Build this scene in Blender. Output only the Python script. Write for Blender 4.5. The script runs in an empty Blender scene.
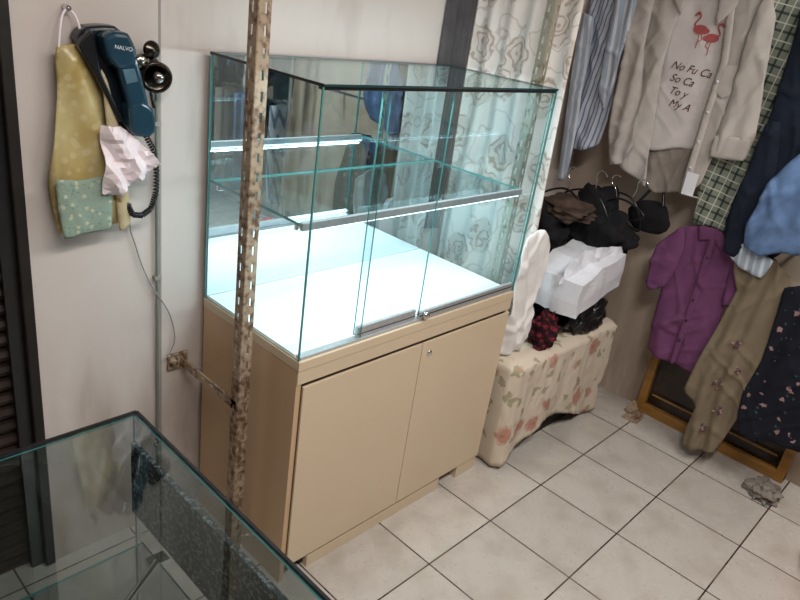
import bpy, bmesh, math, random
import numpy as np
from mathutils import Vector, Matrix, noise, geometry
random.seed(3)
S=bpy.context.scene
COL=S.collection
S.view_settings.view_transform='Standard'

# ------------------------------------------------------------ materials
def srgb(r,g,b):
    f=lambda c:(c/255/12.92) if c/255<=.04045 else ((c/255+.055)/1.055)**2.4
    return (f(r),f(g),f(b),1)
class M:
    def __init__(s,name):
        s.m=bpy.data.materials.new(name); s.m.use_nodes=True
        s.nt=s.m.node_tree; s.b=s.nt.nodes['Principled BSDF']; s.out=s.nt.nodes['Material Output']
    def n(s,t,**k):
        x=s.nt.nodes.new(t)
        for a,v in k.items(): setattr(x,a,v)
        return x
    def l(s,a,b): s.nt.links.new(a,b)
    def set(s,col=None,rough=.5,metal=0.,spec=.5):
        if col is not None: s.b.inputs['Base Color'].default_value=col
        s.b.inputs['Roughness'].default_value=rough; s.b.inputs['Metallic'].default_value=metal
        s.b.inputs['Specular IOR Level'].default_value=spec
        return s
    def mth(s,op,a,b=None,c=None):
        x=s.n('ShaderNodeMath',operation=op)
        for i,v in enumerate((a,b,c)):
            if v is None: continue
            if isinstance(v,(int,float)): x.inputs[i].default_value=v
            else: s.l(v,x.inputs[i])
        return x.outputs[0]
    def mix(s,f,a,b):
        x=s.n('ShaderNodeMix',data_type='RGBA')
        for i,v in ((0,f),(6,a),(7,b)):
            if isinstance(v,(int,float,tuple)): x.inputs[i].default_value=v
            else: s.l(v,x.inputs[i])
        return x.outputs[2]
    def pos(s):
        g=s.n('ShaderNodeNewGeometry'); x=s.n('ShaderNodeSeparateXYZ'); s.l(g.outputs['Position'],x.inputs[0]); return g.outputs['Position'],x.outputs
    def noise(s,scale,vec=None,detail=4,stretch=None):
        t=s.n('ShaderNodeTexNoise'); t.inputs['Scale'].default_value=scale; t.inputs['Detail'].default_value=detail
        if vec is None: vec=s.pos()[0]
        if stretch:
            mp=s.n('ShaderNodeMapping'); mp.inputs['Scale'].default_value=stretch; s.l(vec,mp.inputs[0]); vec=mp.outputs[0]
        s.l(vec,t.inputs['Vector']); return t.outputs[0]
    def bump(s,h,st=.3,dist=.01):
        x=s.n('ShaderNodeBump'); x.inputs['Strength'].default_value=st; x.inputs['Distance'].default_value=dist
        s.l(h,x.inputs['Height']); s.l(x.outputs[0],s.b.inputs['Normal'])
    def base(s,o): s.l(o,s.b.inputs['Base Color'])
def ramp01(m,v,a,b):
    x=m.n('ShaderNodeMapRange'); m.l(v,x.inputs[0]); x.inputs[1].default_value=a; x.inputs[2].default_value=b; return x.outputs[0]

def plain(name,col,rough=.5,metal=0.,var=.12,scale=30,bump=0.,stretch=None,spec=.5):
    m=M(name).set(col,rough,metal,spec)
    nz=m.noise(scale,stretch=stretch)
    f=ramp01(m,nz,.3,.7)
    d=tuple(c*(1-var) for c in col[:3])+(1,); u=tuple(min(1,c*(1+var)) for c in col[:3])+(1,)
    m.base(m.mix(f,d,u))
    if bump: m.bump(nz,bump)
    return m.m
def fabric(name,col,rough=.9,var=.15,weave=900,bump=.2):
    m=M(name).set(col,rough,0,.2)
    nz=m.noise(14); f=ramp01(m,nz,.3,.7)
    d=tuple(c*(1-var) for c in col[:3])+(1,); u=tuple(min(1,c*(1+var)) for c in col[:3])+(1,)
    m.base(m.mix(f,d,u)); m.bump(m.noise(weave/4),bump,.003)
    return m.m

def wall_mat(name,c1,c2,stain):
    m=M(name).set(c1,.75)
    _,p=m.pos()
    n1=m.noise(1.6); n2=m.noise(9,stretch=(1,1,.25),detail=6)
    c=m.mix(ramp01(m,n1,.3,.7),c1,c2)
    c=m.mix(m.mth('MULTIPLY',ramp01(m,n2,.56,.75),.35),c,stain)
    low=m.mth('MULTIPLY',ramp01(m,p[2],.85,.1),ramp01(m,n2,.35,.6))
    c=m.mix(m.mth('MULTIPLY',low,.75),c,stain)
    m.base(c); m.bump(m.noise(60),.08,.004); return m.m
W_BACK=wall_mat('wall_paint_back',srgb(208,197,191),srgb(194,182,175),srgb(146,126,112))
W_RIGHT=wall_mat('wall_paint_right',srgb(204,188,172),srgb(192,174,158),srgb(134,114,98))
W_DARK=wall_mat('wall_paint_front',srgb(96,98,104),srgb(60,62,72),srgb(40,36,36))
CEIL=plain('ceiling_paint',srgb(200,198,194),.8,scale=3)

def tile_mat():
    m=M('floor_tile').set(None,.28)
    pv,p=m.pos()
    mp=m.n('ShaderNodeMapping'); mp.inputs['Location'].default_value=(-.804+.35*10+.0025,.248+.35*10+.0025,0); m.l(pv,mp.inputs[0])
    br=m.n('ShaderNodeTexBrick',offset=0.,squash=1.)
    br.inputs['Scale'].default_value=1; br.inputs['Mortar Size'].default_value=.003; br.inputs['Mortar Smooth'].default_value=.1
    br.inputs['Brick Width'].default_value=.35; br.inputs['Row Height'].default_value=.35; br.inputs['Bias'].default_value=0
    br.inputs['Color1'].default_value=srgb(194,186,178); br.inputs['Color2'].default_value=srgb(184,176,168); br.inputs['Mortar'].default_value=srgb(58,46,38)
    m.l(mp.outputs[0],br.inputs['Vector'])
    n=m.noise(7,detail=8); c=m.mix(m.mth('MULTIPLY',ramp01(m,n,.45,.75),.45),br.outputs[0],srgb(144,130,116))
    n2=m.noise(70,detail=3); c=m.mix(m.mth('MULTIPLY',ramp01(m,n2,.6,.75),.35),c,srgb(108,94,84))
    m.base(c); m.bump(m.mth('SUBTRACT',1,br.outputs[1]),.4,.002)
    m.l(ramp01(m,n,.2,1.2),m.b.inputs['Roughness']); return m.m
TILE=tile_mat()

def glass_mat(name,tint,refl=.07):
    m=M(name); nt=m.nt
    t=m.n('ShaderNodeBsdfTransparent'); t.inputs[0].default_value=tint
    g=m.n('ShaderNodeBsdfGlossy'); g.inputs['Roughness'].default_value=.01; g.inputs[0].default_value=(.9,1,1,1)
    lw=m.n('ShaderNodeLayerWeight'); lw.inputs[0].default_value=.35
    f=m.mth('MULTIPLY_ADD',m.mth('POWER',lw.outputs['Facing'],3.),.5,refl*.5)
    x=m.n('ShaderNodeMixShader'); m.l(f,x.inputs[0]); m.l(t.outputs[0],x.inputs[1]); m.l(g.outputs[0],x.inputs[2])
    m.l(x.outputs[0],m.out.inputs[0]); return m.m
GLASS=glass_mat('clear_glass',(.94,.98,.985,1),.09)
GLASSF=glass_mat('counter_glass',(.84,.87,.87,1),.12)
EDGE=M('glass_edge').set((.08,.27,.26,1),.15).m
EDGED=M('glass_edge_dark').set((.02,.05,.055,1),.15).m
MIRROR=M('mirror_silver').set((.80,.88,.91,1),.015,1.).m
ALU=plain('brushed_aluminium',srgb(186,188,190),.45,.55,var=.08,scale=80)
CHROME=M('chrome').set((.75,.76,.78,1),.12,1.).m
BLACK=plain('black_metal',srgb(28,28,30),.35)
BLKPL=plain('black_plastic',srgb(20,21,24),.3)
def lam(name,a,b):
    m=M(name).set(None,.38); n=m.noise(2.5,detail=5)
    m.base(m.mix(n,a,b)); return m.m
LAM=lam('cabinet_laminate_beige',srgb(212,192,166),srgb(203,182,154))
LAM_SHADE=lam('cabinet_laminate_shaded_side',srgb(202,170,136),srgb(190,156,121))  # same laminate, with the left side's shade put into its colour
GAP=M('shadow_gap_dark').set(srgb(84,64,46),.8).m
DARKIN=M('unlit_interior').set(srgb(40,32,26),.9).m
DECK=plain('white_deck_panel',srgb(232,236,238),.5,var=.01)
WHITE=plain('white_panel',srgb(238,242,244),.5,var=.01)
def emis(name,col,st):
    m=M(name); e=m.n('ShaderNodeEmission'); e.inputs[0].default_value=col; e.inputs[1].default_value=st; m.l(e.outputs[0],m.out.inputs[0]); return m.m
LED=emis('led_strip_light',(.72,.92,1,1),5)
TUBE=emis('ceiling_tube_light',(1,.96,.9,1),8)
def rust(name,a,b,lo,hi):
    m=M(name).set(None,.65,.05)
    n=m.noise(55,detail=8); n2=m.noise(8,detail=5)
    f=m.mth('ADD',m.mth('MULTIPLY',n,.7),m.mth('MULTIPLY',n2,.4))
    m.base(m.mix(ramp01(m,f,lo,hi),a,b)); m.bump(n,.3,.003); return m.m
RUST=rust('chipped_painted_steel',srgb(168,148,126),srgb(98,68,46),.50,.66)
def granite():
    m=M('dark_granite').set(None,.5)
    n=m.noise(130,detail=2); m.base(m.mix(ramp01(m,n,.5,.64),srgb(44,50,54),srgb(140,148,150))); return m.m
GRAN=granite()
FRAMEW=plain('golden_wood',srgb(150,106,48),.4,var=.25,scale=25,stretch=(1,.2,1))
FRAMED=plain('dark_picture_panel',srgb(44,32,24),.25,var=.5,scale=9)

# patterned fabrics -------------------------------------------------------
def curtain_mat():
    m=M('rose_print_curtain').set(None,.9,0,.2)
    uv=m.n('ShaderNodeUVMap'); v=m.n('ShaderNodeTexVoronoi',voronoi_dimensions='2D'); v.inputs['Scale'].default_value=5.; v.inputs['Randomness'].default_value=.7
    nz=m.noise(14,vec=uv.outputs[0],detail=2)
    m.l(uv.outputs[0],v.inputs['Vector'])
    d=v.outputs['Distance']
    r=m.mth('SINE',m.mth('MULTIPLY_ADD',d,40.,m.mth('MULTIPLY',nz,26.)))
    line=ramp01(m,r,.3,.8); mask=ramp01(m,m.mth('MULTIPLY_ADD',nz,.25,d),.50,.46)
    f=m.mth('MULTIPLY',m.mth('ADD',m.mth('MULTIPLY',line,.55),.30),mask)
    n3=m.noise(6,vec=uv.outputs[0],detail=2); st=ramp01(m,m.mth('ABSOLUTE',m.mth('SUBTRACT',n3,.5)),.018,.006)
    f=m.mth('MAXIMUM',f,m.mth('MULTIPLY',st,.4))
    m.base(m.mix(f,srgb(228,220,214),srgb(160,142,128))); m.bump(m.noise(300),.1,.002); return m.m
CURT=curtain_mat()
def floral(name,base,c1,c2,scale,thr=.32,soft=.8):
    m=M(name).set(None,.9,0,.2)
    v=m.n('ShaderNodeTexVoronoi'); v.inputs['Scale'].default_value=scale; nz=m.n('ShaderNodeTexNoise'); nz.inputs['Scale'].default_value=scale*3
    pv=m.pos()[0]; m.l(pv,nz.inputs['Vector'])
    vm=m.n('ShaderNodeVectorMath',operation='MULTIPLY_ADD'); m.l(nz.outputs[1],vm.inputs[0]); vm.inputs[1].default_value=(.6/scale,)*3; m.l(pv,vm.inputs[2])
    m.l(vm.outputs[0],v.inputs['Vector'])
    v2=m.n('ShaderNodeTexVoronoi'); v2.inputs['Scale'].default_value=scale*1.7; m.l(vm.outputs[0],v2.inputs['Vector'])
    sx=m.n('ShaderNodeSeparateXYZ'); m.l(v.outputs['Color'],sx.inputs[0])
    sel=m.mth('GREATER_THAN',sx.outputs[0],.4)
    c=m.mix(m.mth('MULTIPLY',ramp01(m,v2.outputs['Distance'],thr*.8,thr*.65),.8),base,c2)
    c=m.mix(m.mth('MULTIPLY',ramp01(m,v.outputs['Distance'],thr,thr*soft),sel),c,c1)
    c=m.mix(m.mth('MULTIPLY',ramp01(m,v.outputs['Distance'],thr*.4,thr*.3),m.mth('MULTIPLY',sel,.6)),c,tuple(x*.6 for x in c1[:3])+(1,))
    m.base(c); m.bump(m.noise(200),.1,.002); return m.m
FLOR=floral('floral_table_cloth',srgb(208,194,176),srgb(184,136,120),srgb(150,144,114),8,.40,.7)
NFLOR=floral('navy_floral_cloth',srgb(26,28,38),srgb(156,124,126),srgb(66,84,76),20,.22)
OLIVE=floral('olive_embroidered_cloth',srgb(124,110,92),srgb(116,104,86),srgb(112,102,84),9,.2)
def stripes(name,base,line,period,width,ang=0,cross=False,axis=1,line2=None):
    m=M(name).set(None,.9,0,.2); _,p=m.pos()
    a=p[axis];z=p[2]
    def st(ca,sa,per,wd,ph=0):
        u=m.mth('ADD',m.mth('MULTIPLY',a,ca),m.mth('MULTIPLY',z,sa))
        f=m.mth('FRACT',m.mth('MULTIPLY_ADD',u,1/per,50+ph)); return m.mth('LESS_THAN',f,wd)
    ca,sa=math.cos(ang),math.sin(ang)
    c=m.mix(m.mth('MULTIPLY',st(ca,sa,period,width),.85),base,line)
    if cross:
        c=m.mix(m.mth('MULTIPLY',st(-sa,ca,period,width),.8),c,line)
        if line2: 
            c=m.mix(m.mth('MULTIPLY',st(ca,sa,period,width*.5,.5),.8),c,line2)
            c=m.mix(m.mth('MULTIPLY',st(-sa,ca,period,width*.5,.5),.8),c,line2)
    m.base(c); m.bump(m.noise(200),.1,.002); return m.m
PLAID=stripes('green_plaid_flannel',srgb(128,134,122),srgb(38,46,44),.06,.15,.14,True,line2=srgb(206,206,192))
STRB=stripes('blue_striped_cotton',srgb(186,192,206),srgb(84,98,126),.02,.3,.1)
STRG=stripes('grey_striped_cotton',srgb(158,170,186),srgb(208,212,218),.03,.4,-.1)
REDPL=stripes('red_black_plaid',srgb(112,34,44),srgb(24,18,22),.03,.5,.5,True,axis=0)
LINEN=fabric('beige_linen',srgb(184,176,170),var=.07)
LINEN2=fabric('beige_linen_inner',srgb(146,136,128),var=.1)
TEE=fabric('white_jersey',srgb(214,206,204),var=.04)
DNAVY=fabric('dark_denim',srgb(28,34,48))
DENIM=fabric('light_denim',srgb(98,124,164),var=.25)
PURP=fabric('purple_cotton',srgb(110,66,102),var=.12)
GREY=fabric('grey_curtain_cloth',srgb(86,82,84))
BLKF=fabric('black_cloth',srgb(26,25,28),var=.4)
BRNF=fabric('brown_cloth',srgb(76,62,54),var=.4)
SHEER=fabric('white_sheer_cloth',srgb(228,224,222),var=.05)
PAPER=plain('white_paper',srgb(226,226,232),.6,var=.03)
PINKP=fabric('pinkish_plastic',srgb(236,222,226),.35,var=.05,bump=.05)
REDF=fabric('red_plastic_cloth',srgb(200,70,50))
PHB=plain('teal_phone_plastic',srgb(34,62,78),.18,var=.05)
PHD=plain('dark_phone_plastic',srgb(20,26,34),.2,var=.1)
TEXTW=M('white_print').set(srgb(220,225,230),.5).m
TEXTK=M('dark_red_print').set(srgb(92,44,46),.7).m
FLAM=M('flamingo_print').set(srgb(176,84,84),.7).m
BRONZE=plain('aged_dark_metal',srgb(70,64,58),.22,1.,var=.4,scale=40)
BRASS=plain('worn_silver_metal',srgb(158,152,144),.18,1.,var=.2)
CABLE=M('grey_cable').set(srgb(150,144,138),.6).m
SHUT=plain('dark_brown_shutter',srgb(50,38,32),.45,.3,var=.3,scale=14)
JAMB=plain('dark_door_jamb',srgb(34,28,26),.5,.2,var=.3,scale=14)
def bagmat():
    m=M('mustard_patterned_bag').set(None,.3)
    v=m.n('ShaderNodeTexVoronoi'); v.inputs['Scale'].default_value=42; m.l(m.pos()[0],v.inputs['Vector'])
    n=m.noise(9,detail=6)
    c=m.mix(ramp01(m,n,.35,.65),srgb(172,148,90),srgb(192,178,132))
    c=m.mix(m.mth('MULTIPLY',ramp01(m,v.outputs['Distance'],.42,.28),.35),c,srgb(206,196,162))
    m.base(c); return m.m
BAGM=bagmat()
BAGO=floral('bag_side_print',srgb(186,170,136),srgb(168,120,96),srgb(160,160,116),26,.3)
BAGT=floral('bag_teal_print',srgb(138,154,140),srgb(182,182,158),srgb(104,132,124),60,.35)

# ------------------------------------------------------------ geometry helpers
def empty(name,loc):
    e=bpy.data.objects.new(name,None); e.location=loc; e.empty_display_size=.05; COL.objects.link(e); return e
def par(o,p):
    if p is not None:
        bpy.context.view_layer.update()
        o.parent=p; o.matrix_parent_inverse=p.matrix_world.inverted()
def obj(name,verts,faces,mats,parent=None,smooth=False,fm=None,uv=None):
    me=bpy.data.meshes.new(name); me.from_pydata([tuple(v) for v in verts],[],faces)
    if not isinstance(mats,(list,tuple)): mats=[mats]
    for x in mats: me.materials.append(x)
    if fm:
        for i,p in enumerate(me.polygons): p.material_index=fm[i]
    if smooth:
        for p in me.polygons: p.use_smooth=True
    if uv is not None:
        l=me.uv_layers.new(name='UVMap')
        for lp in me.loops: l.data[lp.index].uv=uv[lp.vertex_index]
    me.update()
    o=bpy.data.objects.new(name,me); COL.objects.link(o)
    if parent is None:
        c=sum((Vector(v) for v in verts),Vector())/max(1,len(verts))
        me.transform(Matrix.Translation(-c)); o.location=c
    par(o,parent); return o
BF=[(0,1,3,2),(4,6,7,5),(0,4,5,1),(2,3,7,6),(0,2,6,4),(1,5,7,3)] # -x +x -y +y -z +z
def box(name,x0,x1,y0,y1,z0,z1,mat,parent=None,bevel=0.):
    v=[(x,y,z) for x in (x0,x1) for y in (y0,y1) for z in (z0,z1)]
    o=obj(name,v,BF,mat,parent)
    if bevel:
        b=o.modifiers.new('bevel','BEVEL'); b.width=bevel; b.segments=3
    return o
def pane(name,x0,x1,y0,y1,z0,z1,parent,glass=None,edge=None):
    glass=glass or GLASS; edge=edge or EDGE
    v=[(x,y,z) for x in (x0,x1) for y in (y0,y1) for z in (z0,z1)]
    d=[x1-x0,y1-y0,z1-z0]; k=d.index(min(d))
    return obj(name,v,BF,[glass,edge],parent,fm=[0 if i//2==k else 1 for i in range(6)])
def tube(name,pts,r,mat,parent=None,smooth=True,cyc=False):
    cu=bpy.data.curves.new(name,'CURVE'); cu.dimensions='3D'; cu.bevel_depth=r; cu.bevel_resolution=3; cu.use_fill_caps=True
    sp=cu.splines.new('NURBS' if smooth and len(pts)>2 else 'POLY'); sp.points.add(len(pts)-1)
    for i,p in enumerate(pts): sp.points[i].co=(*p,1)
    if sp.type=='NURBS': sp.order_u=3; sp.use_endpoint_u=not cyc
    sp.use_cyclic_u=cyc
    cu.materials.append(mat)
    o=bpy.data.objects.new(name,cu); COL.objects.link(o); par(o,parent); return o
def lathe(name,prof,c,axis,mat,parent=None,n=32):
    """prof: list of (radius, height along axis)"""
    ax=Vector(axis).normalized(); t=ax.orthogonal().normalized(); b=ax.cross(t); c=Vector(c)
    v=[];f=[]
    for r,h in prof:
        for i in range(n):
            a=2*math.pi*i/n; v.append(c+ax*h+t*(r*math.cos(a))+b*(r*math.sin(a)))
    for k in range(len(prof)-1):
        for i in range(n): f.append((k*n+i,k*n+(i+1)%n,(k+1)*n+(i+1)%n,(k+1)*n+i))
    f.append(tuple(range(n))[::-1]); f.append(tuple(range((len(prof)-1)*n,len(prof)*n)))
    return obj(name,v,f,mat,parent,smooth=True)
def smooth_outline(P,n=5,k_=.5):
    P=[Vector(p) for p in P]; out=[]; N=len(P)
    for i in range(N):
        a,b,c,d=P[i-1],P[i],P[(i+1)%N],P[(i+2)%N]
        for k in range(n):
            t=k/n
            q=.5*((2*b)+(c-a)*t+(2*a-5*b+4*c-d)*t*t+(3*b-a-3*c+d)*t**3)
            lin=b+(c-b)*t
            out.append(q*k_+lin*(1-k_))
    return out
def slab(name,P,y0,y1,mat,parent,bevel=.004,axis='y',smooth=True):
    """extruded rounded outline; P in metres"""
    if smooth: P=smooth_outline(P,4)
    bm=bmesh.new()
    mk=(lambda a,b,c:(a,c,b)) if axis=='y' else (lambda a,b,c:(c,a,b))
    n=len(P); A=[bm.verts.new(mk(p[0],p[1],y0)) for p in P]; B=[bm.verts.new(mk(p[0],p[1],y1)) for p in P]
    bm.faces.new(A); bm.faces.new(B[::-1])
    for i in range(n): bm.faces.new((A[i],B[i],B[(i+1)%n],A[(i+1)%n]))
    bmesh.ops.recalc_face_normals(bm,faces=bm.faces[:])
    me=bpy.data.meshes.new(name); bm.to_mesh(me); bm.free(); me.materials.append(mat)
    o=bpy.data.objects.new(name,me); COL.objects.link(o); par(o,parent)
    if bevel:
        b=o.modifiers.new('bevel','BEVEL'); b.width=bevel; b.segments=3; b.limit_method='ANGLE'; b.angle_limit=.9
    return o
def garment(name,P,base,mat,parent=None,axis='x',depth=.03,fold=.008,period=.07,crump=.006,seed=0,res=.010,edge=.012,cm=True,slant=0.,facet=0.):
    """cloth piece cut to outline P=(along wall, height); hangs in plane x=base (or y=base)"""
    k=.01 if cm else 1
    P=smooth_outline([(a*k,b*k) for a,b in P],5,.3)
    arr=np.array([[p[0],p[1]] for p in P]); n=len(arr)
    mn=arr.min(0); mx=arr.max(0)
    A_=arr; B_=np.roll(arr,-1,0); AB=B_-A_; L2=(AB**2).sum(1)+1e-12
    def dist(q):
        t=np.clip(((q-A_)*AB).sum(1)/L2,0,1)
        return np.sqrt((((A_+AB*t[:,None])-q)**2).sum(1).min())
    def inside(q):
        c=False; x,y=q
        for i in range(n):
            x1,y1=arr[i]; x2,y2=arr[i-1]
            if (y1>y)!=(y2>y) and x<(x2-x1)*(y-y1)/(y2-y1)+x1: c=not c
        return c
    pts=[Vector(p) for p in arr]
    rng=random.Random(seed)
    z=mn[1]; row=0
    while z<mx[1]:
        x=mn[0]+(res*.5 if row%2 else 0)
        while x<mx[0]:
            q=np.array([x+rng.uniform(-.1,.1)*res,z+rng.uniform(-.1,.1)*res])
            if inside(q) and dist(q)>res*.5: pts.append(Vector(q))
            x+=res
        z+=res*.87; row+=1
    vo,eo,fo,_,_,_=geometry.delaunay_2d_cdt(pts,[(i,(i+1)%n) for i in range(n)],[],1,1e-6)
    rg=random.Random(seed+5)
    dirs=[(math.cos(t_),math.sin(t_)) for t_ in (rg.uniform(-.35,.35),rg.uniform(.4,1.0),rg.uniform(-1.0,-.4))]
    def off(a,b):
        d=dist(np.array([a,b])) if inside((a,b)) else 0
        e=.55+.45*(1-math.exp(-d/edge))
        ph=2*math.pi*(a+slant*b)/period+5*noise.noise((a*2.2,b*1.6,seed*.7))+seed*1.7
        env=max(0,.25+1.3*noise.noise((a*4,b*2.0,seed*1.3+4)))
        w=fold*math.sin(ph)*(.25+env)
        w+=fold*1.2*noise.noise((a*7,b*4,seed*.9))
        c=0
        for i,(ca,sa) in enumerate(dirs):
            nn=noise.noise(((a*ca+b*sa)*11,(-a*sa+b*ca)*3.5,seed*2.3+i*7))
            c+=max(0,1-abs(nn)*6)*(.5+.9*noise.noise((a*5,b*5,i*9+seed)))
        c*=crump*.75
        return depth*e+w+c
    V=[]
    for p in vo:
        o_=off(p[0],p[1])+ (rng.uniform(-1,1)*facet)
        V.append((base-o_,p[0],p[1]) if axis=='x' else (p[0],base-o_,p[1]))
    o=obj(name,V,[tuple(f) for f in fo],mat,parent,smooth=(facet==0))
    md=o.modifiers.new('thick','SOLIDIFY'); md.thickness=.002; md.offset=0
    return o,off
def crumple(name,c,s,mat,parent=None,seed=0,amp=.25,freq=2.2,flat=True,sub=5):
    bm=bmesh.new(); bmesh.ops.create_icosphere(bm,subdivisions=sub,radius=1)
    for v in bm.verts:
        p=v.co.copy(); q=p*freq+Vector((seed*3.3,seed*1.7,seed))
        ridge=max(0,1-abs(noise.noise(q*1.6))*3)
        r=1+amp*noise.noise(q)*1.0+amp*.22*ridge+amp*.25*noise.noise(q*3)
        p*=r
        if flat: p.z=max(p.z,-.75)
        v.co=Vector((c[0]+p.x*s[0],c[1]+p.y*s[1],c[2]+p.z*s[2]))
    me=bpy.data.meshes.new(name); bm.to_mesh(me); bm.free(); me.materials.append(mat)
    for p in me.polygons: p.use_smooth=True
    o=bpy.data.objects.new(name,me); COL.objects.link(o)
    if parent is None:
        me.transform(Matrix.Translation(-Vector(c))); o.location=c
    par(o,parent); return o
def sheet(name,path,z0,z1,mat,parent=None,nu=90,nz=40,amp=.015,waves=8,flare=None,seed=0,hem=0.):
    """vertical pleated cloth along a ground path [(x,y)..]"""
    path=[Vector(p) for p in path]; L=[0]
    for a,b in zip(path,path[1:]): L.append(L[-1]+(b-a).length)
    T=L[-1]; V=[];U=[];F=[]
    for j in range(nz+1):
        h=j/nz
        for i in range(nu+1):
            u=i/nu*T
            z=z0+(z1-z0)*h+(1-h)*hem*noise.noise((u*9,seed,1))
            k=max(x for x in range(len(L)-1) if L[x]<=u+1e-9)
            t=(u-L[k])/(L[k+1]-L[k]); p=path[k].lerp(path[k+1],t); d=(path[k+1]-path[k]).normalized(); nrm=Vector((-d.y,d.x))
            w=amp*math.sin(2*math.pi*waves*u/T+.8*math.sin(z*3+seed)+1.5*noise.noise((u*6,z*1.5,seed)))*(1.2-.5*h)+amp*.7*noise.noise((u*8,z*2,seed))
            p=p+nrm*w
            if flare: p=p+Vector(flare)*((1-h)**2)*(u/T)
            V.append((p.x,p.y,z)); U.append((u*1.5,z))
    for j in range(nz):
        for i in range(nu):
            a=j*(nu+1)+i; F.append((a,a+1,a+nu+2,a+nu+1))
    o=obj(name,V,F,mat,parent,smooth=True,uv=U)
    md=o.modifiers.new('thick','SOLIDIFY'); md.thickness=.002
    return o
def textmesh(name,body,size,mat,parent,place,shear=0.):
    cu=bpy.data.curves.new(name,'FONT'); cu.body=body; cu.size=size; cu.shear=shear
    o=bpy.data.objects.new(name,cu); COL.objects.link(o); bpy.context.view_layer.update()
    me=bpy.data.meshes.new_from_object(o); bpy.data.objects.remove(o)
    bm=bmesh.new(); bm.from_mesh(me); bmesh.ops.subdivide_edges(bm,edges=bm.edges[:],cuts=1)
    for v in bm.verts: v.co=Vector(place(v.co.x,v.co.y))
    bm.to_mesh(me); bm.free(); me.materials.clear(); me.materials.append(mat)
    o=bpy.data.objects.new(name,me); COL.objects.link(o); par(o,parent); return o

# ------------------------------------------------------------ room
XR=2.15; YB=.5; XL=-2.6; YF=-3.2; ZC=2.75; WL=-.492
box('floor',XL,XR+.1,YF,YB+.1,-.1,0,TILE)
box('wall_back',WL,XR+.1,YB,YB+.1,0,ZC,W_BACK)
box('wall_right',XR,XR+.1,YF,YB,0,ZC,W_RIGHT)
box('wall_left',XL-.1,XL,YF,YB+.1,0,ZC,W_RIGHT)
box('wall_front',XL,XR,YF-.1,YF,0,ZC,W_DARK)
box('ceiling',XL,XR+.1,YF,YB+.1,ZC,ZC+.1,CEIL)
sh=empty('roller_shutter',(-1.5,.56,1.3))
box('jamb',WL-.028,WL,YB-.012,YB+.1,0,ZC,JAMB,sh,.004)
box('guide',WL-.062,WL-.028,YB+.01,YB+.08,0,ZC,BLACK,sh)
V=[];F=[]
z=0.
while z<ZC-.05:
    for (dy,dz) in ((0,0),(-.016,.006),(-.022,.020),(-.016,.034),(0,.040)):
        V+= [(XL,YB+.05+dy,z+dz),(WL-.062,YB+.05+dy,z+dz)]
    z+=.045
m_=len(V)//2
for i in range(m_-1): F.append((2*i,2*i+1,2*i+3,2*i+2))
obj('slats',V,F,SHUT,sh)
cd=empty('wall_conduit',(-.15,.49,1.0))
tube('pipe',[(-.15,.490,0.0),(-.15,.490,1.44)],.005,plain('conduit_grey_green',srgb(120,124,116),.5),cd,False)
for z in (.3,.9,1.35): box('clip',-.160,-.140,.482,.5,z,z+.010,CABLE,cd)
box('trim_1',-.138,-.132,.4985,.5,0,ZC,CABLE)

# ------------------------------------------------------------ display cabinet
W=1.012; D=.477; HW=.8135; HT=1.549; HS=1.193
dc=empty('display_cabinet',(.5,.24,0))
t=.018
box('side_left',0,t,0,D,.0,HW-.03,LAM_SHADE,dc,.001)
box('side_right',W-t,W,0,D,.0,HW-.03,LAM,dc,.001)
box('back_panel',t,W-t,D-t,D,.03,HW-.03,LAM,dc)
box('bottom_panel',t,W-t,.03,D-t,.065,.085,LAM,dc)
box('top_panel',-.001,W+.001,-.006,D+.001,HW-.03,HW,LAM,dc,.0015)
box('front_apron',.0005,W-.0005,-.004,-.0002,.740,HW-.0302,LAM,dc)
box('apron_core',t,W-t,-.0002,.014,.740,HW-.03,LAM,dc)
box('groove',t,W-t,.004,.02,.726,.740,GAP,dc)
box('door_left_leaf',.021,.5185,-.008,-.0005,.062,.729,LAM,dc,.0015)
box('door_right_leaf',.5215,W-.002,-.008,-.0005,.062,.729,LAM,dc,.0015)
box('door_core',t,W-t,-.0005,.012,.07,.722,GAP,dc)
box('plinth',.11,.775,-.002,.018,0,.050,LAM,dc,.001)
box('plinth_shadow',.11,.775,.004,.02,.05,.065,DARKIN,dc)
box('foot_right',.885,W-.02,-.002,.10,0,.065,LAM,dc,.001)
box('plinth_back',t,W-t,D-.06,D-.04,0,.065,LAM,dc)
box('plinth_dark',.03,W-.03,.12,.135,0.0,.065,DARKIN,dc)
lathe('door_lock',[(.010,0),(.010,.004),(.008,.006),(.003,.006)],(.560,-.008,.685),(0,-1,0),CHROME,dc,20)
box('lit_deck',.010,W-.010,.03,D-.008,HW,HW+.006,DECK,dc)
g=.006
pane('glass_left',.001,g,0.002,D-.001,HW,HT-g,dc)
pane('glass_right',W-g,W-.001,0.002,D-.001,HW,HT-g,dc)
pane('glass_top',0,W,-.004,D,HT-g,HT,dc,edge=EDGED)
box('mirror_back',g,W-g,D-g,D-.001,HW,HT-g,MIRROR,dc)
pane('glass_shelf',g+.004,W-g-.004,.055,D-g-.002,HS-.008,HS,dc)
pane('glass_door_fixed',.006,.235,.004,.009,HW+.004,HT-.014,dc)
pane('glass_door_inner',.215,.50,.014,.019,HW+.02,HT-.014,dc)
pane('glass_door_outer',.487,W-.012,.004,.009,HW+.02,HT-.014,dc)
box('bottom_rail',.010,W-.008,.002,.024,HW,HW+.008,ALU,dc)
box('door_rail_inner',.225,.478,.010,.022,HW+.009,HW+.042,ALU,dc,.001)
box('door_rail_outer',.487,W-.012,.000,.012,HW+.009,HW+.034,ALU,dc,.001)
box('rail_shadow',.487,W-.012,-.0006,.0,HW+.018,HW+.022,BLACK,dc)
box('rail_shadow',.225,.478,.0094,.01,HW+.018,HW+.021,BLACK,dc)
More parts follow.
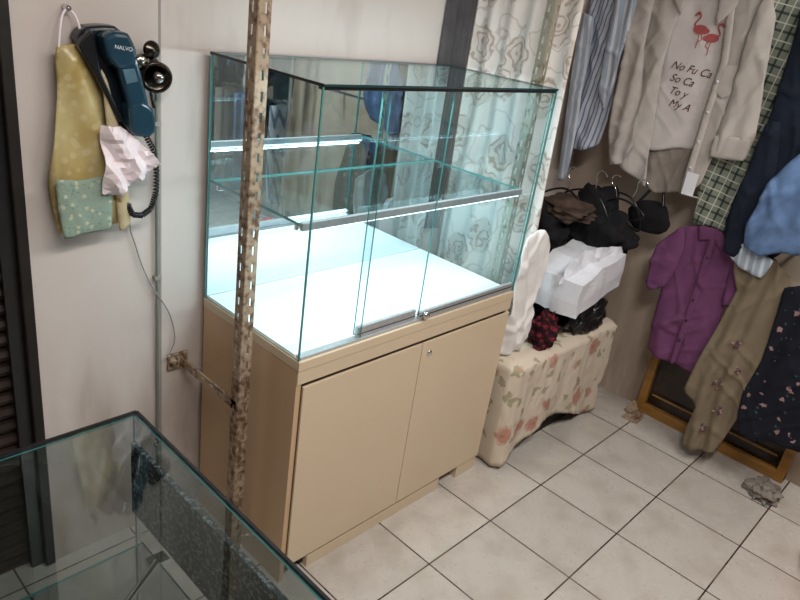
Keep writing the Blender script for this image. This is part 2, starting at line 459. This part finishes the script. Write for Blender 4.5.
box('top_track',.004,W-.004,.002,.022,HT-.015,HT-g,BLACK,dc,.001)
box('top_edge_left',-.001,.003,0,D,HT-.007,HT,BLACK,dc)
box('led_profile_shelf',.012,W-.012,.043,.056,HS-.020,HS+.002,ALU,dc,.001)
box('led_shelf',.02,W-.02,.050,.060,HS-.0245,HS-.020,LED,dc)
box('led_top',.02,W-.02,.026,.034,HT-.014,HT-.008,LED,dc)
lathe('glass_lock',[(.012,0),(.012,.014),(.009,.016),(.003,.016)],(.510,0,HW+.022),(0,-1,0),CHROME,dc,20)
for x in (g,W-g-.02):
    for y in (.06,D-.05):
        box('shelf_bracket',x,x+.02,y,y+.012,HS-.022,HS-.006,CHROME,dc,.002)
for x in (0.002,W-.002):
    box('corner_joint',x-.002,x+.002,-.001,.004,HW,HT-.007,EDGE,dc)
def area(name,loc,rot,sx,sy,e,col,parent=None):
    l=bpy.data.lights.new(name,'AREA'); l.shape='RECTANGLE'; l.size=sx; l.size_y=sy; l.energy=e; l.color=col
    o=bpy.data.objects.new(name,l); o.location=loc; o.rotation_euler=rot; COL.objects.link(o); par(o,parent); return o
area('led_lamp_shelf',(.5,.062,HS-.03),(math.radians(25),0,0),.95,.015,2.6,(.76,.93,1),dc)
area('led_lamp_top',(.5,.036,HT-.018),(math.radians(35),0,0),.95,.015,4.8,(.76,.93,1),dc)

# ------------------------------------------------------------ slotted angle posts
def slotted(name,corner,d1,d2,length,leg,mat,up=(0,0,1),parent=None,pitch=.05,sl=.024,sw=.007):
    V=[];F=[]
    c=Vector(corner);u=Vector(up)
    for d in (Vector(d1),Vector(d2)):
        a=leg*.6-sw/2; cols=[0,a,a+sw,leg]
        zs=[0]
        while zs[-1]+pitch<length: zs+= [zs[-1]+(pitch-sl),zs[-1]+pitch]
        zs.append(length)
        b=len(V)
        for z in zs:
            for q in cols: V.append(c+d*q+u*z)
        for r in range(len(zs)-1):
            for k in range(3):
                if k==1 and r%2==1 and r<len(zs)-2: continue
                F.append((b+r*4+k,b+r*4+k+1,b+r*4+k+5,b+r*4+k+4))
    o=obj(name,V,F,mat,parent); s=o.modifiers.new('t','SOLIDIFY'); s.thickness=.003; s.offset=0; return o
sp=empty('slotted_angle_post',(-.06,.17,0))
slotted('upright',(-.072,.165,0),(1,0,0),(0,1,0),ZC-.01,.036,RUST,parent=sp)
slotted('brace',(-.072,.495,.585),(0,0,1),(1,0,0),.32,.030,RUST,up=(0,-1,0),parent=sp)
box('wall_plate',-.115,-.045,.488,.5,.575,.63,RUST,sp,.003)
lathe('brace_bolt',[(.014,0),(.014,.008),(.009,.009),(.009,.02),(.004,.021)],(-.10,.488,.61),(0,-1,0),RUST,sp,12)
sp2=empty('slotted_angle_post',(1.06,.13,0))
slotted('upright',(1.045,.10,0),(1,0,0),(0,1,0),ZC-.01,.032,rust('painted_post_grey',srgb(156,150,134),srgb(100,90,70),.55,.7),parent=sp2,sw=.010)

# ------------------------------------------------------------ curtains
sheet('rose_curtain',[(1.10,.46),(1.15,.28),(1.19,.09)],.52,ZC-.05,CURT,amp=.012,waves=5,flare=(.06,-.02))
sheet('grey_curtain',[(.96,.489),(1.02,.486),(1.09,.46)],.9,ZC-.05,GREY,amp=.005,waves=5,nu=50,seed=4)
garment('white_sheer_drape',[(1.035,.98),(1.09,1.02),(1.16,1.03),(1.22,.99),(1.245,.90),(1.225,.80),(1.215,.70),(1.235,.60),(1.20,.515),(1.12,.510),(1.05,.515),(1.035,.60),(1.045,.78)],.03,SHEER,axis='y',cm=False,depth=.02,fold=.012,period=.065,crump=.020,seed=5,slant=.25,res=.008)

# ------------------------------------------------------------ foreground glass counter
X0,X1,Y0,Y1,H=-1.55,-.49,-.95,-.06,.87
fc=empty('glass_counter_showcase',(-1.0,-.5,0))
pane('top_glass',X0,X1,Y0,Y1,H-.006,H,fc,GLASSF,EDGED)
pane('side_glass_right',X1-.006,X1,Y0,Y1,.2,H-.006,fc,GLASSF)
pane('side_glass_back',X0,X1-.006,Y1-.006,Y1,.2,H-.006,fc,GLASSF)
pane('side_glass_left',X0,X0+.006,Y0,Y1,.2,H-.006,fc,GLASSF)
pane('glass_shelf',X0+.01,X1-.05,Y0+.02,Y1-.12,.62,.626,fc,GLASSF)
for nm,a in (('frame_back',(X0,X1,Y1-.002,Y1+.004)),('frame_front',(X0,X1,Y0-.004,Y0+.002))):
    box(nm,*a,H-.010,H+.002,BLACK,fc)
for nm,a in (('frame_right',(X1-.002,X1+.004,Y0,Y1)),('frame_left',(X0-.004,X0+.002,Y0,Y1))):
    box(nm,*a,H-.010,H+.002,BLACK,fc)
box('corner_post',X1-.007,X1+.002,Y1-.007,Y1+.002,.2,H-.006,ALU,fc)
box('base_plinth',X0,X1,Y0,Y1,0,.2,plain('counter_base_grey',srgb(84,78,72),.5,scale=6),fc,.003)
box('granite_panel',X1-.022,X1-.010,Y0+.05,Y1-.015,.62,.81,GRAN,fc,.002)
box('shelf_clip',X1-.07,X1-.03,Y1-.20,Y1-.17,.612,.632,CHROME,fc,.003)
tube('shelf_arm',[(X1-.06,Y1-.20,.64),(X1-.22,Y1-.30,.64)],.006,CHROME,fc,False)
box('shelf_bracket',X1-.40,X1-.27,Y1-.25,Y1-.22,.627,.640,CHROME,fc,.004)
lathe('dome_cap',[(.08,0),(.078,.012),(.06,.025),(.03,.034),(.005,.036)],(X1-.13,Y1-.20,.2),(0,0,1),plain('grey_dish',srgb(120,112,106),.4),fc,40)

# ------------------------------------------------------------ wall phone, bag, bell
ph=empty('wall_telephone',(-.28,.45,1.46))
slab('base',[(-.365,1.565),(-.34,1.592),(-.275,1.597),(-.235,1.56),(-.205,1.47),(-.19,1.38),(-.20,1.34),(-.25,1.335),(-.285,1.40),(-.325,1.49)],.498,.445,PHD,ph,.01)
slab('handset_grip',[(-.305,1.575),(-.262,1.578),(-.238,1.52),(-.215,1.43),(-.205,1.365),(-.235,1.35),(-.262,1.37),(-.268,1.43),(-.29,1.51)],.435,.405,PHB,ph,.012)
slab('earpiece',[(-.325,1.575),(-.30,1.59),(-.265,1.587),(-.245,1.55),(-.25,1.515),(-.29,1.505),(-.315,1.53)],.448,.398,PHB,ph,.012)
slab('mouthpiece',[(-.268,1.42),(-.235,1.43),(-.205,1.41),(-.198,1.36),(-.215,1.342),(-.25,1.345),(-.265,1.37)],.448,.398,PHB,ph,.012)
slab('display_window',[(-.282,1.505),(-.252,1.508),(-.243,1.478),(-.272,1.472)],.407,.4025,plain('grey_label',srgb(84,112,128),.2),ph,.001,smooth=False)
slab('cradle_rim',[(-.372,1.55),(-.345,1.585),(-.335,1.575),(-.325,1.50),(-.275,1.385),(-.285,1.38),(-.335,1.485)],.45,.425,BLKPL,ph,.005)
textmesh('maker_name','NALVO',.013,TEXTW,ph,lambda x,y:(-.303+x,.3965,1.553+y-.12*x),shear=.1)
def coil(p,n=260,r=.006,turns=46):
    out=[]
    P=[Vector(q) for q in p]
    segs=len(P)-1
    for i in range(n*2):
        t=i/(n*2-1)*segs; k=min(int(t),segs-1); q=P[k].lerp(P[k+1],t-k)
        d=(P[k+1]-P[k]).normalized(); a=d.orthogonal().normalized(); b=d.cross(a); w=turns*2*math.pi*i/(n*2)
        out.append(q+a*r*math.cos(w)+b*r*math.sin(w))
    return out
base=[(-.215,.43,1.345),(-.19,.43,1.30),(-.182,.43,1.24),(-.185,.43,1.18),(-.20,.43,1.14),(-.225,.43,1.125),(-.25,.43,1.13),(-.262,.44,1.16)]
tube('coiled_cord',coil(base),.0024,BLKPL,ph)
tube('wall_cable',[(-.225,.49,1.14),(-.235,.49,1.08),(-.215,.49,1.02),(-.20,.49,.96),(-.17,.485,.88),(-.12,.485,.80),(-.10,.485,.74),(-.09,.485,.66),(-.13,.487,.62)],.002,CABLE,ph)
be=empty('wall_bell',(-.17,.47,1.5))
lathe('mount',[(.030,0),(.032,.006),(.028,.012),(.014,.016),(.012,.03)],(-.17,.5,1.50),(0,-1,0),BRONZE,be)
lathe('bell_cup',[(.012,.0),(.030,.006),(.038,.018),(.040,.03),(.034,.034),(.028,.026),(.012,.022)],(-.168,.47,1.485),(-.25,-1,-.1),BRONZE,be)
lathe('striker_knob',[(.004,0),(.012,.004),(.016,.012),(.012,.02),(.003,.023)],(-.172,.445,1.485),(-.25,-1,-.1),BRASS,be,20)
lathe('upper_disc',[(.004,0),(.020,.004),(.023,.01),(.018,.014),(.008,.018),(.003,.02)],(-.178,.47,1.545),(0,-1,.1),BRONZE,be,24)
lathe('side_disc',[(.004,0),(.018,.004),(.021,.01),(.012,.016)],(-.205,.47,1.515),(0,-1,.1),BRASS,be,24)
tube('bell_neck',[(-.17,.482,1.455),(-.168,.478,1.42),(-.162,.478,1.40)],.006,BRASS,be)
tb=empty('hanging_tote_bag',(-.36,.46,1.3))
garment('bag_body',[(-41,154),(-37,155),(-34,154),(-31.5,149),(-29,140),(-27.5,130),(-27,120),(-26,111),(-31,109.5),(-36,109),(-43,109),(-44,116),(-44.5,124),(-43,133),(-41.5,143)],.488,BAGM,tb,axis='y',depth=.045,fold=.006,period=.09,crump=.016,seed=2,res=.006,slant=.3,edge=.03)
garment('bag_side_strip',[(-32,150),(-30.5,147),(-28,136),(-26,120),(-25.5,110),(-28.5,109),(-29.5,120),(-31,135)],.440,BAGO,tb,axis='y',depth=.010,fold=.003,period=.04,crump=.006,seed=7,res=.007)
garment('bag_teal_patch',[(-44,124),(-38,123.5),(-31,124),(-30.5,117),(-31,110),(-38,109.5),(-43,109),(-44,117)],.438,BAGT,tb,axis='y',depth=.012,fold=.002,period=.09,crump=.004,seed=8,res=.007)
tube('bag_handle',[(-.405,.46,1.53),(-.395,.47,1.60),(-.37,.485,1.63),(-.35,.47,1.60),(-.345,.46,1.53)],.003,PINKP,tb)
lathe('bag_hook',[(.008,0),(.008,.012),(.004,.02),(.006,.024)],(-.37,.5,1.625),(0,-1,0),CHROME,tb,14)
garment('crumpled_tissue',[(-33.5,137),(-31,137),(-28,136.5),(-25.5,134.5),(-23,132),(-20.5,129.5),(-18.8,127),(-21,125.0),(-23.5,123.6),(-26,121.8),(-28,120),(-31,119.5),(-33.5,120),(-33,128)],.43,PINKP,axis='y',depth=.03,fold=.008,period=.07,crump=.012,seed=11,res=.014,slant=.6,facet=.006)

# ------------------------------------------------------------ bench with floral cloth
st=empty('cloth_covered_bench',(1.48,.15,0))
box('bench_body',1.10,1.86,-.02,.40,0.0,.47,DARKIN,st)
def drape():
    x0,x1,y0,y1=1.05,1.90,-.08,.43; zt=.50
    per=[]
    def seg(a,b,n):
        for i in range(n): per.append(Vector(a).lerp(Vector(b),i/n))
    r=.03
    seg((x0,y1),(x0,y0+r),40); seg((x0,y0+r),(x0+r,y0),8); seg((x0+r,y0),(x1-r,y0),110); seg((x1-r,y0),(x1,y0+r),8); seg((x1,y0+r),(x1,y1),40)
    n=len(per); c=Vector(((x0+x1)/2,(y0+y1)/2)); V=[];F=[]; rows=26
    for j in range(rows+1):
        for i,p in enumerate(per):
            front=max(0,min(1,(p.x-x0)/(x1-x0))) if p.y<y0+.02 else (0 if p.x<1.4 else 1)
            hem=.012+.12*math.sin(math.pi*min(1,front*1.15))**1.2 if (p.y<y0+.02 and front<.87) else .015
            d=(p-c); d=Vector((d.x/.45,d.y/.27)); d.normalize()
            if j<4:
                q=p-d*.035*(1-j/4)**1.5; z=zt-.005*j
            else:
                t_=(j-4)/(rows-4); z=zt-.02-(zt-.02-hem)*t_
                w=(.002+.010*t_)*math.sin(i*.17+2.5*noise.noise((i*.03,t_*.5,0)))+.02*t_*noise.noise((i*.05,t_*2,3))+.006*(1-2*abs(noise.noise((i*.12,t_*5,7))))
                q=p+d*(w-.002)
            V.append((q.x,q.y,z))
    for j in range(rows):
        for i in range(n-1):
            a=j*n+i; F.append((a,a+n,a+n+1,a+1))
    F.append(tuple(range(n)))
    o=obj('floral_cloth',V,F,FLOR,st,smooth=True)
    o.modifiers.new('t','SOLIDIFY').thickness=.003
drape()
cp=empty('clothes_pile',(1.6,.2,.5))
crumple('dark_heap',(1.62,.22,.567),(.25,.18,.085),BLKF,cp,1,.35)
crumple('brown_heap',(1.76,.31,.74),(.15,.12,.14),BRNF,cp,2,.5)
crumple('black_bundle',(1.58,.31,.86),(.20,.12,.13),BLKF,cp,6,.6,1.8)
crumple('brown_bundle',(1.46,.31,.80),(.11,.09,.17),BRNF,cp,16,.5,1.8)
crumple('black_bundle_side',(1.83,.14,.88),(.11,.17,.16),BLKF,cp,9,.6,1.8)
crumple('brown_scarf',(1.70,.22,.99),(.14,.12,.045),BRNF,cp,12,.5,1.8)
crumple('plaid_cloth',(1.31,-.01,.568),(.055,.05,.085),REDPL,cp,3,.5,2.2)
crumple('black_plastic_bag',(1.64,-.02,.57),(.13,.05,.09),BLKPL,cp,4,.5,2.0)
wb=empty('white_carton',(1.5,.05,.7))
bm=bmesh.new(); bmesh.ops.create_cube(bm,size=1); bmesh.ops.subdivide_edges(bm,edges=bm.edges[:],cuts=6,use_grid_fill=True)
R=Matrix.Rotation(math.radians(6),3,'Z')@Matrix.Rotation(math.radians(-5),3,'Y')
for v in bm.verts:
    p=Vector((v.co.x*.48,v.co.y*.24,v.co.z*.17)); p+=Vector((noise.noise(p*7),noise.noise(p*7+Vector((5,0,0))),noise.noise(p*7+Vector((9,0,0)))))*.02
    v.co=R@p+Vector((1.56,.03,.755))
me=bpy.data.meshes.new('carton_body'); bm.to_mesh(me); bm.free(); me.materials.append(PAPER)
o=bpy.data.objects.new('carton_body',me); COL.objects.link(o); par(o,wb)
garment('carton_wrap',[(1.30,.79),(1.50,.81),(1.78,.78),(1.84,.83),(1.78,.88),(1.55,.91),(1.36,.89)],-.02,PAPER,wb,axis='y',cm=False,depth=.015,fold=.006,period=.2,crump=.012,seed=31,res=.035,facet=.008)

# ------------------------------------------------------------ clothes on right wall
def hanger(name,y,z,x,w=.2,mat=BLKPL,parent=None,ang=0):
    e=parent or empty(name,(x,y,z))
    c,s=math.cos(ang),math.sin(ang)
    P=lambda a,b:(x,y+a*c-b*s,z+a*s+b*c)
    tube('hanger_bar',[P(-w,-.09),P(-w*.5,-.035),P(0,-.01),P(w*.5,-.035),P(w,-.09),P(w*.9,-.115),P(0,-.115),P(-w*.9,-.115)],.005,mat,e,True,True)
    tube('hanger_hook',[P(0,-.01),P(0,.03),P(.022,.05),P(.02,.08),P(-.005,.09),P(-.025,.075)],.0025,CHROME,e)
    return e
rl=empty('clothes_rail',(1.95,-.4,2.16))
tube('rail_tube',[(1.93,.5,2.16),(1.93,-1.6,2.16)],.012,CHROME,rl,False)
for y in (.4,-.5,-1.5): tube('rail_bracket',[(1.93,y,2.16),(XR,y,2.16)],.008,CHROME,rl,False)
r2=empty('clothes_rail',(1.99,-.6,1.14))
tube('rail_tube',[(2.0,.0,1.14),(2.0,-1.4,1.14)],.010,CHROME,r2,False)
for y in (-.03,-.7,-1.35): tube('rail_bracket',[(2.0,y,1.14),(XR,y,1.14)],.008,CHROME,r2,False)

s1=empty('linen_shirt',(1.9,-.05,1.6))
G=dict(depth=.018,fold=.009,period=.12,crump=.014)
garment('shirt_back',[(22,202),(10,207),(-12,207),(-30,200),(-27,180),(-24,150),(-22,122),(-20,117),(-12,114),(-4,111.5),(2,114),(12,119),(18,122),(20,150)],1.965,LINEN2,s1,seed=1,**G)
garment('shirt_front_left',[(22,200),(9,206),(5,196),(6.5,180),(6,160),(3.5,140),(2,128),(-1,114),(2,114.5),(10,118),(16,120),(19,135),(19,160),(20,180)],1.92,LINEN,s1,seed=2,**G)
garment('shirt_front_right',[(-13,205),(-28,200),(-30,180),(-28,160),(-26,140),(-24,122),(-21,117.5),(-17,117),(-17,135),(-17,150),(-18,170),(-14,190)],1.92,LINEN,s1,seed=3,**G)
G2=dict(depth=.022,fold=.007,period=.08,crump=.015,edge=.02)
garment('sleeve_left',[(24,196),(18,200),(16,175),(12,150),(9,130),(12,121),(18,119),(22,132),(24,160),(26,180)],1.905,LINEN,s1,seed=4,**G2)
garment('sleeve_right',[(-26,198),(-32,188),(-36,165),(-39,145),(-38,135.5),(-31,134.5),(-25,134),(-24,143),(-25,160),(-24,180)],1.905,LINEN,s1,seed=6,**G2)
garment('cuff_right',[(-24.5,142),(-38.5,143.5),(-38.2,135),(-25,133.5)],1.885,LINEN,s1,depth=.012,fold=.002,crump=.002,seed=6)
garment('collar_left',[(6,208),(12,204),(10,192),(4,184),(3,198)],1.888,LINEN,s1,depth=.010,fold=.002,crump=.002,seed=3)
garment('collar_right',[(-10,208),(-16,204),(-17,190),(-11,182),(-9,198)],1.888,LINEN,s1,depth=.010,fold=.002,crump=.002,seed=3)
garment('chest_pocket',[(-18.5,168),(-25,169),(-25,158),(-22,156),(-18.5,158)],1.896,LINEN,s1,depth=.008,fold=.001,crump=.002,seed=8)
garment('placket_right',[(-13,190),(-16,190),(-20,170),(-19.5,150),(-20,117),(-17,117),(-16.8,150),(-17,170)],1.898,LINEN,s1,depth=.010,fold=.002,crump=.002,seed=8)
box('hang_tag',1.868,1.870,-.235,-.185,1.16,1.255,PAPER,s1)
for z in (1.5,1.62,1.38,1.27): lathe('button',[(.006,0),(.006,.002)],(1.885,-.185,z),(-1,0,0),PAPER,s1,12)
hanger('x',-.03,2.1,1.93,.22,parent=s1)
t1=empty('printed_t_shirt',(1.93,-.05,1.6))
_,off=garment('tee_body',[(9,200),(3,198),(-5,196),(-12,199),(-18,200),(-19,170),(-18,150),(-17.5,135),(-8,132.5),(0,129.5),(5,129.5),(8,150),(8.5,175)],1.938,TEE,t1,depth=.014,fold=.006,period=.14,crump=.006,seed=9)
def ontee(y0,z0,rot=0.,ex=.004):
    c,s=math.cos(rot),math.sin(rot)
    def f(a,b):
        yy=y0-(a*c-b*s); zz=z0+(a*s+b*c); return (1.938-off(yy,zz)-ex,yy,zz)
    return f
for i,(tx,yy) in enumerate((('No Fu Ca',.035),('So Ca',.025),('To y',.015),('My A',.0))):
    textmesh('print_line',tx,.044,TEXTK,t1,ontee(yy,1.640-.050*i,-.08),shear=.35)
def flamingo(y0,z0,sc,name,mir=1):
    f=ontee(y0,z0,0,.005)
    V=[];F=[]
    def blob(cx,cy,rx,ry,n=20):
        b=len(V); V.append(f(mir*cx*sc,cy*sc)); 
        for i in range(n): a=2*math.pi*i/n; V.append(f(mir*(cx+rx*math.cos(a))*sc,(cy+ry*math.sin(a))*sc))
        for i in range(n): F.append((b,b+1+i,b+1+(i+1)%n))
    def stroke(P,w):
        P=[Vector(p) for p in P]
        for a,b_ in zip(P,P[1:]):
            d=(b_-a).normalized(); nn=Vector((-d.y,d.x))*w; b=len(V)
            for q in (a-nn,a+nn,b_+nn,b_-nn): V.append(f(mir*q.x*sc,q.y*sc))
            F.append((b,b+1,b+2,b+3))
    blob(0,0,.5,.3); blob(.25,-.05,.4,.2); blob(-.42,.98,.14,.11)
    stroke([(-.35,.1),(-.5,.3),(-.35,.55),(-.2,.75),(-.25,.95),(-.4,1.02),(-.55,.95),(-.6,.8)],.06)
    stroke([(0,-.2),(.05,-.7),(0,-1.2)],.03); stroke([(.15,-.2),(.3,-.6),(.1,-.75)],.03)
    obj(name,V,F,FLAM,t1)
flamingo(-.045,1.80,.06,'flamingo_figure'); flamingo(-.10,1.775,.055,'flamingo_figure',-1)
garment('plaid_flannel_trousers',[(-25,200),(-40,204),(-42,185),(-42,165),(-42,150),(-41.5,135),(-41.5,120),(-43,104),(-34,104.5),(-25,104.5),(-24,112),(-22,127),(-26,140),(-30,160),(-27,180)],1.94,PLAID,depth=.012,fold=.008,period=.1,crump=.008,seed=12)
dj=empty('dark_denim_jacket',(1.9,-.55,1.4))
garment('jacket_body',[(-40,195),(-48,200),(-75,198),(-80,160),(-76,130),(-68,112),(-60,100),(-52,96),(-42,100),(-39,110),(-40,126),(-42,150),(-41,177)],1.90,DNAVY,dj,depth=.02,fold=.009,period=.12,crump=.016,seed=13)
garment('jacket_sleeve',[(-42,150),(-47,152),(-52,130),(-52,110),(-50,97),(-43,99),(-40,115),(-41,130)],1.87,DNAVY,dj,depth=.015,fold=.006,period=.07,crump=.014,seed=14)
garment('light_denim_shirt',[(-60,146),(-66,150),(-80,146),(-82,120),(-74,108),(-64,106),(-57,102),(-50.5,104),(-49,112),(-50,120),(-51,130),(-55,138)],1.835,DENIM,depth=.02,fold=.010,period=.10,crump=.018,seed=15)
garment('striped_hem_blouse',[(-48,106),(-56,103),(-62,101),(-60,93),(-52,94),(-46,97)],1.865,STRG,depth=.010,fold=.006,seed=16)
garment('black_jacket',[(-47,190),(-56,200),(-75,200),(-75,170),(-60,172),(-50,175)],1.85,BLKF,depth=.02,fold=.008,seed=17)
pb=empty('purple_blouse',(1.9,-.35,.75))
garment('blouse_body',[(-20,100),(-26,103),(-38,105),(-50,99),(-53,86),(-48,77),(-49.5,60),(-51,42),(-45,39),(-36,39.5),(-29,39),(-22.5,41),(-21,55),(-20.5,70),(-19,88)],1.955,PURP,pb,depth=.018,fold=.009,period=.11,crump=.016,seed=18)
garment('blouse_sleeve_left',[(-17,96),(-22,102),(-25,92),(-24,80),(-22,73),(-16,69),(-13.5,72),(-12.5,82),(-13,90)],1.935,PURP,pb,depth=.015,fold=.006,period=.07,crump=.014,seed=19)
garment('blouse_placket',[(-34,103),(-36.5,103),(-37.5,80),(-37,41),(-34.5,40.5),(-34.5,70)],1.928,PURP,pb,depth=.006,fold=.001,crump=.002,seed=3,edge=.01)
garment('blouse_sleeve_right',[(-46,100),(-54,98),(-57,86),(-55,76),(-48,75),(-46,85)],1.935,PURP,pb,depth=.018,fold=.006,period=.07,seed=20)
garment('blouse_collar',[(-28,104),(-35,105),(-43,103),(-40,97),(-35.5,100),(-30,98)],1.930,PURP,pb,depth=.012,fold=.002,crump=.002,seed=2)
for z in (.92,.82,.72,.62,.52): lathe('button',[(.005,0),(.005,.003)],(1.919,-.36,z),(-1,0,0),BLKPL,pb,12)
hanger('x',-.34,1.06,1.975,.17,parent=pb)
od=empty('olive_embroidered_dress',(1.9,-.6,.5))
garment('dress_body',[(-44,102),(-50,104),(-57,104),(-69,96),(-74,84),(-74,66),(-74,51),(-72,38),(-70,29),(-68,17),(-66.5,10),(-60,7),(-53,5.5),(-52,15),(-53,27),(-49,30),(-46,33),(-47,47),(-49.5,64),(-52,84)],1.905,OLIVE,od,depth=.018,fold=.013,period=.075,crump=.016,seed=21)
THR=plain('pink_thread',srgb(150,118,116),.8); THR2=plain('plum_thread',srgb(92,60,78),.8)
for (a,b) in ((-.60,.62),(-.63,.52),(-.58,.42),(-.62,.31),(-.60,.20)):
    for i in range(7):
        aa=random.uniform(0,6.28); r=random.uniform(.006,.022)
        lathe('embroidered_petal',[(.006,0),(.005,.003),(.002,.0045)],(1.876,a+r*math.cos(aa),b+r*math.sin(aa)),(-1,0,0),THR if i%2 else THR2,od,8)
garment('navy_floral_dress',[(-69,92),(-78,97),(-95,94),(-104,60),(-104,34),(-96,29),(-86,28),(-80,25),(-73,25),(-70,34),(-69,44),(-71,60),(-70,82)],1.885,NFLOR,depth=.018,fold=.009,period=.11,crump=.012,seed=22)
sb=empty('striped_blouse',(1.9,.38,1.5))
garment('blouse_front',[(47,200),(36,204),(30,200),(29,185),(26,165),(25,145),(26,127),(32,122),(40,121),(43,135),(45,150),(47,170)],1.92,STRB,sb,depth=.02,fold=.009,period=.08,crump=.016,seed=23)
garment('blouse_sleeve',[(48,180),(41,178),(39,150),(37,125),(37,107),(41,106),(43,125),(46,150),(48,168)],1.885,STRG,sb,depth=.015,fold=.005,period=.06,crump=.016,seed=24)
garment('blouse_underlayer',[(34,196),(27,198),(23.5,190),(24,170),(25,150),(27,142),(31,150),(33,175)],1.885,STRG,sb,depth=.015,fold=.006,period=.07,crump=.016,seed=25)
hb=empty('black_handbag',(1.95,-.1,1.0))
crumple('bag_body',(1.945,-.05,1.0),(.045,.095,.08),BLKF,hb,5,.15,1.6,sub=4)
tube('bag_strap',[(1.95,.02,1.05),(1.97,-.02,1.14),(2.0,-.04,1.155),(1.97,-.07,1.14),(1.95,-.10,1.05)],.007,BLKPL,hb)
hg=empty('loose_hangers',(1.85,.15,1.0))
for i,(y,z,x,a) in enumerate(((.16,1.09,1.78,.25),(.08,1.08,1.84,-.3),(.26,1.08,1.72,.1),(.02,1.09,1.88,.45))):
    hanger('h',y,z,x,.13,parent=hg,ang=a)
fp=empty('wooden_framed_panel',(2.12,-.57,.3))
y0,y1,z0,z1=-.93,-.205,.0,.62
x0,x1=2.095,2.14
box('rail_bottom',x0,x1,y0,y1,z0,z0+.05,FRAMEW,fp,.004)
box('rail_top',x0,x1,y0,y1,z1-.05,z1,FRAMEW,fp,.004)
box('stile_left',x0-.001,x1,y1-.04,y1,z0,z1,FRAMEW,fp,.004)
box('stile_right',x0-.001,x1,y0,y0+.04,z0,z1,FRAMEW,fp,.004)
box('panel',x1-.015,x1-.005,y0+.03,y1-.03,z0+.03,z1-.03,FRAMED,fp)
box('inner_bead',x0+.01,x0+.018,y0+.06,y1-.06,z0+.11,z0+.116,FRAMEW,fp)
fb=empty('metal_floor_bracket',(1.98,-.24,0))
slab('bracket_plate',[(-.28,0),(-.20,0),(-.19,.04),(-.22,.09),(-.24,.05),(-.28,.03)],2.03,2.02,RUST,fb,.001,axis='x')
box('bracket_foot',1.96,2.03,-.28,-.20,0,.006,RUST,fb)
crumple('grey_rag',(1.93,-.90,.025),(.07,.06,.034),fabric('grey_rag_cloth',srgb(130,122,114)),None,8,.6,2.2)
crumple('red_plastic_bag',(1.60,-1.30,.13),(.13,.14,.17),REDF,None,10,.3,2)

# ------------------------------------------------------------ garments on the near stretch of the right wall (seen in the mirror)
fr=empty('clothes_rack',(1.9,-2.3,0))
tube('rack_rail',[(1.9,-1.62,1.75),(1.9,-3.1,1.75)],.014,CHROME,fr,False)
tube('rack_rail_low',[(1.9,-1.62,.98),(1.9,-3.1,.98)],.014,CHROME,fr,False)
for y in (-1.62,-3.1): tube('rack_leg',[(1.9,y,0),(1.9,y,1.75)],.014,CHROME,fr,False)
cols=[DNAVY,BLKF,GREY,STRB,BRNF,DENIM,DNAVY,LINEN2,BLKF,GREY,DENIM,TEE,BLKF]
for i in range(13):
    y=-1.66-i*.11
    sheet('hanging_garment',[(1.78,y),(2.02,y-.07)],1.0+.07*(i%3),1.73,cols[i],fr,nu=20,nz=10,amp=.02,waves=2,seed=i)
    sheet('hanging_garment',[(1.78,y),(2.02,y-.07)],.25+.07*(i%4),.97,cols[(i*5+3)%13],fr,nu=20,nz=10,amp=.02,waves=2,seed=i+40)

# ------------------------------------------------------------ lights
def fixture(x,y,e,col=(1,.96,.91)):
    f=empty('ceiling_light',(x,y,ZC))
    box('housing',x-.65,x+.65,y-.10,y+.10,ZC-.05,ZC,WHITE,f)
    for dy in (-.05,.05): tube('tube_lamp',[(x-.6,y+dy,ZC-.065),(x+.6,y+dy,ZC-.065)],.013,TUBE,f,False)
    area('lamp',(x,y,ZC-.085),(0,0,0),1.2,.16,e,col,f)
fixture(-.5,-1.3,41)
fixture(1.0,-1.5,30)
w=bpy.data.worlds.new('World'); S.world=w; w.use_nodes=True
w.node_tree.nodes['Background'].inputs[0].default_value=(.6,.65,.7,1); w.node_tree.nodes['Background'].inputs[1].default_value=.2

# ------------------------------------------------------------ camera
a,b,c=.8589,.4133,.1513
fw=Vector((math.sin(a)*math.cos(b),math.cos(a)*math.cos(b),-math.sin(b)))
rt=Vector((math.cos(a),-math.sin(a),0)); up=rt.cross(fw)
r2_=rt*math.cos(c)+up*math.sin(c); u2=-rt*math.sin(c)+up*math.cos(c)
cam=bpy.data.cameras.new('camera'); cam.sensor_width=36; cam.sensor_fit='HORIZONTAL'; cam.lens=685.5/800*36; cam.clip_start=.02
co=bpy.data.objects.new('camera',cam); COL.objects.link(co)
mt=Matrix((r2_,u2,-fw)).transposed().to_4x4(); mt.translation=Vector((-1.0697,-1.2512,1.7558)); co.matrix_world=mt
S.camera=co
